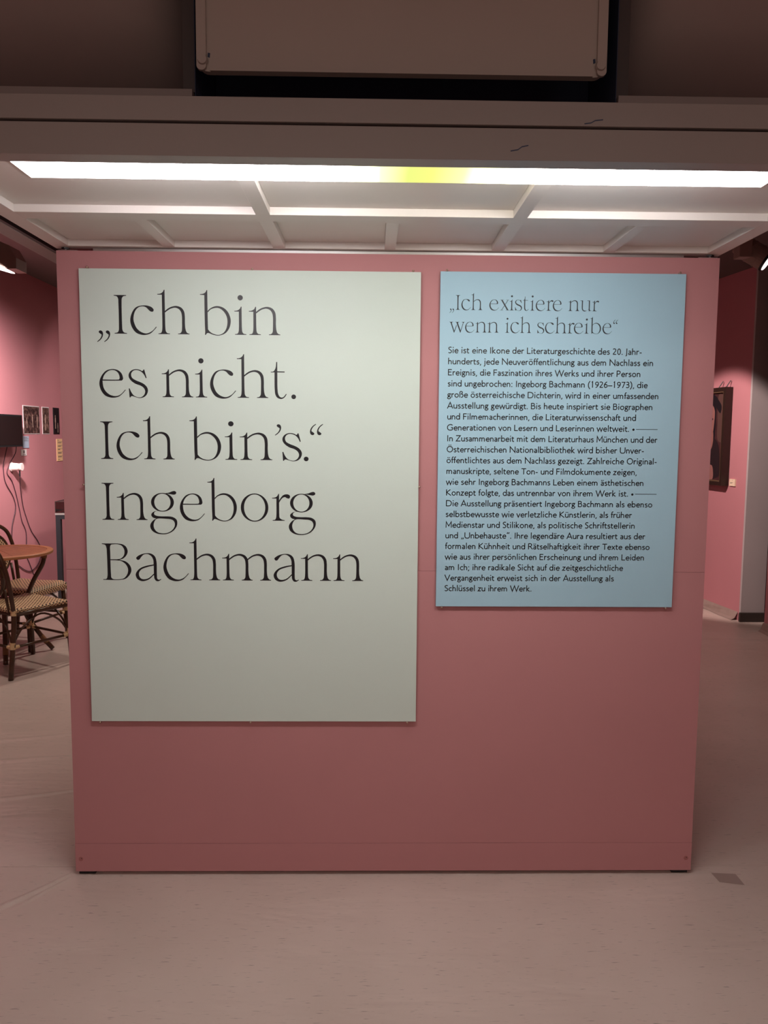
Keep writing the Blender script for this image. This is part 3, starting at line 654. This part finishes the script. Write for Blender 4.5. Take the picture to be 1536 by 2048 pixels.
def card(name, y0, y1, z0, z1, m, label, rows, x=-3.3, thick=.004, tick=.0022):
    e = empty(name, (x, (y0+y1)/2, z0)); tag(e, label, 'label'); child('card', bx(x, x+thick, y0, y1, z0, z1), m, e)
    bm = bmesh.new()
    for (a, b_, z, h) in rows: bm.faces.new([bm.verts.new((x+thick+.0004, y0+p*(y1-y0), z0+(z+q)*(z1-z0))) for p, q in ((a, 0), (b_, 0), (b_, h), (a, h))])
    child('lettering', bm, mat('grey_print', (.14, .10, .10), .6), e); return e
card('wall_label', 4.585, 4.718, 1.494, 1.604, PAPB, 'pale blue caption card at the television\'s lower right corner', [(.15, .75, .86, .04), (.15, .92, .76, .03), (.15, .7, .66, .03), (.15, .95, .58, .03)])
card('wall_label', 4.545, 4.660, 1.424, 1.481, PAPW, 'small white square card below the blue caption card', [(.4, .62, .35, .5), (.25, .8, .12, .08)])
card('wall_label', 5.374, 5.62, 1.347, 1.574, PAPY, 'tall orange caption card right of the television, next to the pink partition',
     [(.12, .25, .93, .02), (.12, .85, .865, .012), (.12, .5, .81, .03), (.12, .9, .70, .012), (.12, .45, .655, .03), (.12, .9, .55, .012), (.12, .35, .50, .03), (.12, .9, .40, .012), (.12, .5, .34, .04), (.12, .9, .22, .012), (.12, .5, .17, .03), (.12, .3, .06, .02)])
# white spool-shaped headphone holder with plug
hp = empty('headphone_holder', (-3.3, 4.42, 1.31)); tag(hp, 'white spool-shaped holder sticking out of the pink wall below the television', 'holder')
bm = bmesh.new(); cy, cz = 4.33, 1.330
tube(bm, [(-3.300, cy, cz), (-3.288, cy, cz), (-3.286, cy, cz), (-3.25, cy, cz), (-3.222, cy, cz), (-3.214, cy, cz), (-3.198, cy, cz), (-3.196, cy, cz)], [.040, .042, .036, .034, .030, .034, .036, .033], 24)
child('spool', bm, PLUG, hp, smooth=False)
bm = bmesh.new(); tube(bm, [(-3.222, cy, cz-.028), (-3.222, cy, cz-.085)], [.007, .0065], 10); child('plug', bm, BLACK, hp)
def cable(label, pts, r=.0038):
    bm = bmesh.new(); tube(bm, [Vector((max(p.x, -3.2945), p.y, p.z)) for p in curve3(pts, 6)], r, 6); o = link('cable', bm, CABLE, smooth=True); tag(o, label, 'cable'); return o
X = -3.294
cable('thin dark cable from the television\'s left underside down behind the spool', [(-3.23, 4.12, 1.513), (-3.26, 4.14, 1.43), (X, 4.17, 1.33), (X, 4.20, 1.20), (X, 4.34, 1.06), (X, 4.38, .95), (X, 4.30, .80), (X, 4.28, .66)])
cable('dark cable from the television\'s right underside, swinging in behind the spool', [(-3.23, 4.30, 1.513), (-3.26, 4.34, 1.45), (X, 4.30, 1.36), (X, 4.24, 1.28), (X, 4.33, 1.20), (X, 4.40, 1.08), (X, 4.46, .93), (X, 4.50, .82), (X, 4.58, .70), (X, 4.57, .50), (X, 4.63, .40), (X, 4.74, .24)])
cable('dark headphone cable from the plug looping below the table top', [(-3.222, cy, cz-.085), (-3.26, 4.42, 1.12), (X, 4.55, .92), (X, 4.68, .72), (X, 4.84, .58), (X, 4.90, .48), (X, 4.82, .37), (X, 4.66, .325), (X, 4.52, .36), (X, 4.40, .42)])

# display case on black steel legs
vc = empty('display_case', (-2.65, 4.95, 0)); tag(vc, 'glass display case on a black steel frame, half hidden by the pink partition', 'display case')
vx0, vx1, vy0, vy1 = -3.063, -2.10, 4.70, 5.20
for x in (vx0, vx1-.045):
    for y in (vy0, vy1-.04): child('leg', bx(x, x+.045, y, y+.04, 0, .818), STEEL, vc)
child('top_frame', bx(vx0, vx1, vy0, vy1, .818, .858), STEEL, vc)
child('base_board', bx(vx0-.004, vx1+.004, vy0-.004, vy1+.004, .859, .876), GREIGE, vc)
child('glass_cover', bx(vx0, vx1, vy0, vy1, .877, .985), GLASS, vc)
bm = bmesh.new()
for p in (((vx0, vy0), (vx1, vy0)), ((vx0, vy0), (vx0, vy1)), ((vx1, vy0), (vx1, vy1)), ((vx0, vy1), (vx1, vy1))): tube(bm, [(p[0][0], p[0][1], .986), (p[1][0], p[1][1], .986)], .003, 6)
for x in (vx0, vx1):
    for y in (vy0, vy1): tube(bm, [(x, y, .877), (x, y, .986)], .003, 6)
child('glass_edges', bm, SKIRT, vc)
bm = bmesh.new(); prism(bm, [(-3.02, .8775), (-2.55, .8775), (-2.55, .925)], 1, 4.75, 5.05)
tag(link('book_cradle', bm, STEEL), 'black wedge-shaped cradle inside the glass display case', 'cradle')

# ---- bistro table
TX, TY, TZ, TR = -2.755, 2.94, .775, .345
tb = empty('bistro_table', (TX, TY, 0)); tag(tb, 'round slatted teak bistro table on curved dark rattan legs', 'table')
def on_table(bm): bmesh.ops.transform(bm, matrix=Matrix.Translation((TX, TY, 0)), verts=bm.verts[:]); return bm
bm = bmesh.new(); n = 64
ro, ri = TR, TR-.042
R = [[bm.verts.new((r*math.cos(2*math.pi*i/n), r*math.sin(2*math.pi*i/n), z)) for i in range(n)] for r, z in ((ri, TZ-.022), (ro-.003, TZ-.022), (ro, TZ-.017), (ro, TZ-.004), (ro-.004, TZ), (ri, TZ))]
for j in range(6):
    a, b_ = R[j], R[(j+1) % 6]
    for i in range(n): bm.faces.new((a[i], a[(i+1) % n], b_[(i+1) % n], b_[i]))
child('rim', on_table(bm), TEAKL, tb)
ang = math.radians(38); ns = 11; wsl = 2*ri/ns
for k in range(ns):            # slats in herringbone halves
    c = -ri+(k+.5)*wsl
    for half in (0, 1):
        a0, a1 = c-wsl/2+.004, c+wsl/2-.004
        def lim(a): return math.sqrt(max(0, (ri-.001)**2-a*a))
        poly = [(.0, a0), (.0, a1)]
        pts = [(lim(a), a) for a in [a1+(a0-a1)*i/4 for i in range(5)]]
        poly = [(.0015, a0), (lim(a0), a0)]+[(lim(a), a) for a in [a0+(a1-a0)*i/4 for i in (1, 2, 3)]]+[(lim(a1), a1), (.0015, a1)]
        if half: poly = [(-p[0], p[1]) for p in poly][::-1]
        if min(abs(p[0]) for p in poly[1:-1]) < .01: continue
        bm = bmesh.new(); prism(bm, poly, 2, TZ-.018, TZ-.002)
        bmesh.ops.transform(bm, matrix=Matrix.Rotation(ang, 4, 'Z'), verts=bm.verts[:]); child('slat', on_table(bm), TEAK, tb)
child('cross_support', on_table(bx(-.02, .02, -ri, ri, TZ-.034, TZ-.0185)), TEAK, tb)
for k in range(4):
    a = math.radians(24+90*k); ca, sa = math.cos(a), math.sin(a)
    cu = curve3([(r*ca, r*sa, z) for r, z in ((.285, TZ-.024), (.265, .66), (.20, .54), (.15, .40), (.165, .26), (.24, .12), (.318, .012))], 6)
    bm = bmesh.new(); tube(bm, cu, .0165, 12); lg = child('leg', on_table(bm), RATTAN, tb, smooth=True)
    bm = bmesh.new(); tube(bm, [cu[0], cu[3]], .020, 12); s = child('binding', on_table(bm), mat('brown_binding', (.25, .12, .055), .5), lg)
    bm = bmesh.new(); tube(bm, cu[-7:-3], .0185, 12); child('binding', on_table(bm), mat('brown_binding', (.25, .12, .055), .5), lg)
bm = bmesh.new(); tube(bm, [(.155*math.cos(2*math.pi*i/24), .155*math.sin(2*math.pi*i/24), .36) for i in range(25)], .008, 8, caps=False)
child('ring', on_table(bm), RATTAN, tb, smooth=True)

# ---- rattan chairs, local frame: front is +y, width along x, seat at .47
def make_chair():
    e = empty('bistro_chair', (0, 0, 0))
    sw, sf, sb, SH = .225, .215, -.215, .47
    # woven seat, rolled over at the front edge
    prof = [(sb, SH-.022, 0)]; 
    pts = [(sb, SH-.030), (sb-.006, SH-.015), (sb+.004, SH-.003), (sb+.03, SH)]+[(sb+.03+i*(sf-.05-sb-.03)/8, SH-.006*math.sin(math.pi*i/8)) for i in range(1, 9)]
    pts += [(sf-.05+.05*math.sin(math.radians(t)), SH-.05*(1-math.cos(math.radians(t)))*.9) for t in (20, 40, 60, 80, 100, 120)]
    bm = bmesh.new(); uvl = bm.loops.layers.uv.new('UVMap'); v_ = 0; rows = []
    for i, (y, z) in enumerate(pts):
        if i: v_ += math.hypot(y-pts[i-1][0], z-pts[i-1][1])
        w_ = sw*(.90+.10*(y-sb)/(sf-sb)) if y < sf else sw
        rows.append((v_, w_, [bm.verts.new((x, y, z-(.010 if abs(x) > w_*.97 else 0))) for x in (-w_, -w_*.96, 0, w_*.96, w_)]))
    for (va, wa, a), (vb, wb, b_) in zip(rows, rows[1:]):
        for k in range(4):
            f = bm.faces.new((a[k], a[k+1], b_[k+1], b_[k]))
            for lp, vv in zip(f.loops, (va, va, vb, vb)): lp[uvl].uv = (lp.vert.co.x+1, vv+1)
    # side skirts and underside
    for k in (0, 4):
        for (va, wa, a), (vb, wb, b_) in zip(rows, rows[1:]):
            q = [bm.verts.new((v.co.x, v.co.y, min(v.co.z, SH)-.022)) for v in (b_[k], a[k])]
            f = bm.faces.new((a[k], b_[k], q[0], q[1]))
            for lp, vv, h in zip(f.loops, (va, vb, vb, va), (0, 0, .02, .02)): lp[uvl].uv = (h+1, vv+1)
    bmesh.ops.recalc_face_normals(bm, faces=bm.faces[:])
    st = link('seat', bm, WEAVE, e, smooth=False)
    bm = bmesh.new(); zf = SH-.040
    loop = [(-.20, sb+.01, zf), (-.215, sf-.03, zf), (.215, sf-.03, zf), (.20, sb+.01, zf), (-.20, sb+.01, zf)]
    for a, b_ in zip(loop, loop[1:]): tube(bm, [a, b_], .0145, 10)
    link('seat_frame', bm, RATTAN, e, smooth=True)
    # front legs
    legs = {}
    for s in (-1, 1):
        p = [(s*.205, sf-.03, SH-.03), (s*.222, sf-.008, 0.004)]
        bm = bmesh.new(); tube(bm, p, .0155, 12); lg = link('leg', bm, RATTAN, e, smooth=True); legs[(s, 1)] = p
        for t in (.07, .45):
            a = Vector(p[0]).lerp(Vector(p[1]), t-.045); b_ = Vector(p[0]).lerp(Vector(p[1]), t+.045)
            bm = bmesh.new(); tube(bm, [a.lerp(b_, q/6) for q in range(7)], [.0185, .0175]*3+[.0185], 12); link('binding', bm, BIND, lg)
    # rear legs rise into the arched back
    for s in (-1, 1):
        p = curve3([(s*.215, sb-.05, .004), (s*.205, sb-.01, .30), (s*.200, sb, SH-.02)], 4)
        bm = bmesh.new(); tube(bm, p, .0165, 12); lg = link('leg', bm, RATTAN, e, smooth=True); legs[(s, -1)] = [p[-1], p[0]]
        for z0, z1 in ((.20, .245), (.425, .46)):
            q = [Vector(p[0]).lerp(Vector(p[-1]), z/.45) for z in (z0, (z0+z1)/2, z1)]
            yy = [-.0, -.0, .0]
            bm = bmesh.new(); tube(bm, [(v.x-s*.002, v.y+.004*(1 if z0 < .3 else 0), v.z) for v in q], [.0195, .0185, .0195], 12); link('binding', bm, BIND, lg)
    def back(x, z): return (x, sb-.005-(z-SH)*.20, z)
    arch = curve3([back(-.200, SH-.02), back(-.215, .60), back(-.215, .74), back(-.165, .865), back(0, .925), back(.165, .865), back(.215, .74), back(.215, .60), back(.200, SH-.02)], 6)
    bm = bmesh.new(); tube(bm, arch, .0145, 12); link('back_frame', bm, RATTAN, e, smooth=True)
    ov = [back(.160*math.cos(2*math.pi*i/32), .69+.155*math.sin(2*math.pi*i/32)) for i in range(33)]
    bm = bmesh.new(); tube(bm, ov, .011, 8, caps=False); link('oval_frame', bm, RATTAN, e, smooth=True)
    bm = bmesh.new(); uvl = bm.loops.layers.uv.new('UVMap')
    for side, dy in ((1, .004), (-1, -.004)):
        f = bm.faces.new([bm.verts.new((p[0]*.97, p[1]+dy, .69+(p[2]-.69)*.97)) for p in ov[:-1]])
        for lp in f.loops: lp[uvl].uv = (lp.vert.co.x+1, lp.vert.co.z+1)
    link('back_weave', bm, WEAVE, e)
    for s in (-1, 1):
        bm = bmesh.new(); tube(bm, [back(s*.15, SH-.03), back(s*.155, .60)], .010, 8)
        link('back_post', bm, RATTAN, e, smooth=True)
    # stretchers low down and curved braces under the seat
    zs = .215
    def at(k, z):
        a, b_ = Vector(legs[k][0]), Vector(legs[k][1]); return a.lerp(b_, (a.z-z)/(a.z-b_.z))
    for a, b_ in (((-1, 1), (-1, -1)), ((1, 1), (1, -1)), ((-1, -1), (1, -1)), ((-1, 1), (1, 1))):
        p, q = at(a, zs), at(b_, zs)
        bm = bmesh.new(); tube(bm, [p, q], .0095, 8); sr = link('stretcher', bm, RATTAN, e, smooth=True)
        for u_, v_2 in ((p, q), (q, p)):
            bm = bmesh.new(); tube(bm, [u_.lerp(v_2, .04), u_.lerp(v_2, .11)], .0125, 10); link('binding', bm, BIND, sr)
        m_ = (at(a, .40)+at(b_, .40))/2; m_.z = .405
        bm = bmesh.new(); tube(bm, curve3([at(a, .225), at(a, .30).lerp(m_, .35), m_, at(b_, .30).lerp(m_, .35), at(b_, .225)], 5), .007, 8); link('brace', bm, RATTAN, e, smooth=True)
    return e
def tree_copy(o, parent=None):
    c = o.copy(); C.objects.link(c); c.parent = parent
    for ch in list(o.children): tree_copy(ch, c)
    return c
ca = make_chair(); cb = tree_copy(ca)
GRP = 'bistro chairs at the round table'
tag(ca, 'nearer rattan bistro chair with woven cane seat, its back towards the camera', 'chair', GRP)
ca.location = (-2.485, 2.66, 0); ca.rotation_euler = (0, 0, math.radians(-32))
tag(cb, 'farther rattan bistro chair with rolled front seat edge and oval back behind the table', 'chair', GRP)
cb.location = (-2.745, 3.265, 0); cb.rotation_euler = (0, 0, math.radians(-105))

# ---- left wall washer lamp
wl = empty('wall_washer', (-2.5, 2.6, 2.9)); tag(wl, 'boxy brown-white wall washer lamp hanging at the upper left edge', 'lamp')
bm = bmesh.new(); prism(bm, [(-2.412, 2.717), (-2.410, 2.787), (-2.455, 2.867), (-2.720, 2.977), (-2.860, 2.942), (-2.860, 2.842), (-2.605, 2.777), (-2.470, 2.715)], 1, 2.56, 2.72); child('housing', bm, LAMPW, wl)
bm = bmesh.new(); prism(bm, [(-2.605, 2.775), (-2.490, 2.720), (-2.485, 2.712), (-2.510, 2.714), (-2.860, 2.812), (-2.860, 2.840)], 1, 2.57, 2.71); child('lens', bm, LENS, wl)
bm = bmesh.new(); tube(bm, [(-2.62, 2.64, 2.93), (-2.62, 2.64, ZC)], .012, 10); child('stem', bm, LAMPW, wl)
# ---- right spotlight
sp_ = empty('spotlight', (2.2, 2.0, 2.9)); tag(sp_, 'greyish-brown cylindrical spotlight with a glowing lens at the upper right edge', 'lamp')
ax = Vector((.72, -.40, -.58)).normalized(); c0 = Vector((2.165, 2.08, 2.815))
def along(t): return c0+ax*t
bm = bmesh.new(); tube(bm, [along(0), along(.035), along(.04), along(.19)], [.055, .062, .066, .066], 28); child('housing', bm, LAMPW, sp_)
bm = bmesh.new(); tube(bm, [along(.19), along(.205)], [.068, .068], 28); child('ring', bm, BLACK, sp_)
bm = bmesh.new(); tube(bm, [along(.205), along(.209)], [.058, .056], 28); child('lens', bm, LENS, sp_)
for t in (.06, .085, .14):
    bm = bmesh.new(); tube(bm, [along(t), along(t+.008)], [.069, .069], 28); child('cooling_fin', bm, LAMPW, sp_)
child('gear_box', bx(2.125, 2.20, 1.97, 2.05, 2.715, 2.86, bev=.004), LAMPW, sp_)
child('bracket', bx(2.10, 2.26, 1.97, 2.03, 2.86, 2.90), LAMPW, sp_)
bm = bmesh.new(); tube(bm, [(2.19, 2.0, 2.90), (2.19, 2.0, ZC)], .012, 10); child('stem', bm, LAMPW, sp_)
# ---- portrait on the right wall
n_ = Vector((-1, -.129, 0)).normalized(); tdir = Vector((.129, -1, 0)).normalized()   # out of the wall, along the wall towards the viewer
PO = Vector((3.2645, 4.10, 0))
def wp(s, d, z): return PO-tdir*s+n_*d+Vector((0, 0, z))      # s: distance along wall from the column
def wbox(s0, s1, d0, d1, z0, z1):
    bm = bmesh.new(); v = [bm.verts.new(wp(s, d, z)) for s in (s0, s1) for d in (d0, d1) for z in (z0, z1)]
    for f in ((0, 1, 3, 2), (4, 6, 7, 5), (0, 4, 5, 1), (2, 3, 7, 6), (0, 2, 6, 4), (1, 5, 7, 3)): bm.faces.new([v[i] for i in f])
    bmesh.ops.recalc_face_normals(bm, faces=bm.faces[:]); return bm
pf = empty('framed_portrait', wp(.53, 0, 1.17)); tag(pf, 'dark framed painted portrait of a person in black on the pink right wall', 'painting')
s0, s1, z0, z1 = .265, .80, 1.200, 2.10
FRM = mat('dark_wood_frame', (.028, .014, .011), .4, .4); GOLD = mat('worn_gilt_edge', (.13, .075, .045), .45, .4)
for a in ((s0, s0+.035, z0, z1), (s1-.035, s1, z0, z1), (s0+.035, s1-.035, z0, z0+.035), (s0+.035, s1-.035, z1-.035, z1)):
    child('frame_bar', wbox(a[0], a[1], .004, .075, a[2], a[3]), FRM, pf)
child('gilt_fillet', wbox(s0+.035, s0+.05, .02, .068, z0+.035, z1-.035), GOLD, pf)
child('gilt_fillet', wbox(s0+.05, s1-.035, .02, .068, z1-.047, z1-.035), GOLD, pf)
child('gilt_fillet', wbox(s0+.05, s1-.035, .02, .068, z0+.035, z0+.047), GOLD, pf)
child('backing', wbox(s0+.03, s1-.03, .01, .045, z0+.03, z1-.03), mat('painted_ground', (.055, .020, .022), .5, .3, .35, 9), pf)
def flat(poly, d, m, name='picture'):
    bm = bmesh.new(); prof = spl([(.352+(p[0]-.34)*.5, p[1]) for p in poly], 5)
    vs = [bm.verts.new(wp(s, d, z)) for s, z in prof]
    from mathutils.geometry import tessellate_polygon as tp
    for t in tp([[Vector((p[0], p[1], 0)) for p in prof]]):
        f = bm.faces.new([vs[i] for i in t]); f.normal_update()
        if f.normal.dot(n_) < 0: f.normal_flip()
    return child(name, bm, m, pf)
SKIN = mat('painted_skin', (.30, .13, .115), .5); HAIR = mat('painted_hair', (.012, .008, .012), .5); DRESS = mat('painted_dress', (.022, .012, .015), .5); CURT = mat('painted_curtain', (.10, .048, .042), .5)
mid = .70
flat([(.34, 2.03), (.47, 2.04), (.48, 1.80), (.45, 1.62), (.34, 1.60)], .0455, CURT)
flat([(.37, 1.93), (.46, 1.98), (.60, 2.035), (.75, 2.045), (.92, 2.02), (1.03, 1.94), (1.0, 1.88), (.85, 1.93), (.60, 1.94), (.40, 1.865)], .0465, HAIR)
flat([(.56, 1.95), (.545, 1.75), (.57, 1.62), (.70, 1.60), (.85, 1.63), (.865, 1.80), (.84, 1.96), (.70, 2.0)], .0462, HAIR)
flat([(.59, 1.90), (.585, 1.78), (.62, 1.68), (.69, 1.63), (.76, 1.67), (.805, 1.78), (.80, 1.90), (.70, 1.95)], .0470, SKIN)
flat([(.62, 1.70), (.60, 1.60), (.64, 1.54), (.70, 1.52), (.76, 1.54), (.80, 1.60), (.78, 1.70)], .0468, SKIN)
flat([(.36, 1.29), (.36, 1.42), (.40, 1.55), (.50, 1.62), (.58, 1.63), (.62, 1.55), (.70, 1.515), (.78, 1.55), (.82, 1.63), (.95, 1.60), (1.04, 1.45), (1.04, 1.26), (.70, 1.25)], .0466, DRESS)
flat([(.56, 1.252), (.55, 1.33), (.60, 1.38), (.70, 1.385), (.80, 1.37), (.84, 1.30), (.82, 1.252)], .0472, SKIN)
for x in (.645, .745):
    flat([(x-.022, 1.812), (x, 1.823), (x+.022, 1.812), (x, 1.803)], .0474, HAIR)
flat([(.665, 1.705), (.695, 1.712), (.725, 1.705), (.695, 1.697)], .0474, mat('painted_lips', (.20, .05, .05), .5))
for q in (.30, .42):
    bm = bmesh.new(); tube(bm, [wp(q, .05, z1), wp(q-.01, .015, z1+.06)], .0045, 6); child('hook', bm, BLACK, pf)
lb = empty('wall_label', wp(.21, 0, 1.2)); tag(lb, 'small cream caption card beside the dark framed portrait', 'label')
child('card', wbox(.150, .238, .0, .012, 1.203, 1.265), CREAM, lb)
bm = bmesh.new()
for a, b_, z in ((.185, .193, 1.255), (.182, .222, 1.233), (.195, .225, 1.226)): bm.faces.new([bm.verts.new(wp(s, .0125, zz)) for s, zz in ((a, z), (b_, z), (b_, z+.003), (a, z+.003))])
child('lettering', bm, mat('grey_print', (.14, .10, .10)), lb)
# ---- floor: patch of tape beside the wall
bm = bmesh.new(); bm.faces.new([bm.verts.new((x, y, .0008)) for x, y in ((1.235, .008), (1.325, .0), (1.325, -.075), (1.240, -.055))])
tag(link('tape_patch', bm, mat('brown_tape', (.36, .265, .235), .5)), 'faded brown tape patch on the floor by the partition\'s right foot', 'tape')
# buckled creases in the vinyl running out from the wall's left foot
def crease(p, q, w_, h_, bend=0.0):
    p, q = Vector((*p, 0)), Vector((*q, 0)); t = (q-p).normalized(); s_ = Vector((-t.y, t.x, 0)); bm = bmesh.new(); rows = []
    for i in range(17):
        f = i/16; c = p.lerp(q, f)+s_*bend*math.sin(math.pi*f); amp = math.sin(math.pi*min(1, f*1.0+.04))**.6 if f < 1 else 0
        rows.append([bm.verts.new(c+s_*(k/6*w_)*(.4+f*.6)+Vector((0, 0, -.0004+amp*h_*math.exp(-(k/2.2)**2)*(1-.3*f)))) for k in range(-6, 7)])
    for a, b in zip(rows, rows[1:]):
        for k in range(12): bm.faces.new((a[k], a[k+1], b[k+1], b[k]))
    bmesh.ops.recalc_face_normals(bm, faces=bm.faces[:])
    o = link('crease', bm, FLOOR, fl, smooth=True)
crease((-1.17, .02), (-1.42, -.28), .05, .006, .01)
crease((-1.16, -.01), (-1.30, -.24), .035, .004, -.008)
crease((-1.30, .75), (-2.1, .55), .07, .006, .03)
crease((-1.32, 1.1), (-2.2, .95), .08, .006, -.03)
crease((-1.35, 1.5), (-2.3, 1.25), .07, .006, .03)
crease((1.30, .5), (1.55, .95), .06, .006, .02)
crease((1.33, .85), (1.62, 1.30), .07, .006, -.02)
crease((1.36, 1.2), (1.75, 1.75), .07, .006, .02)
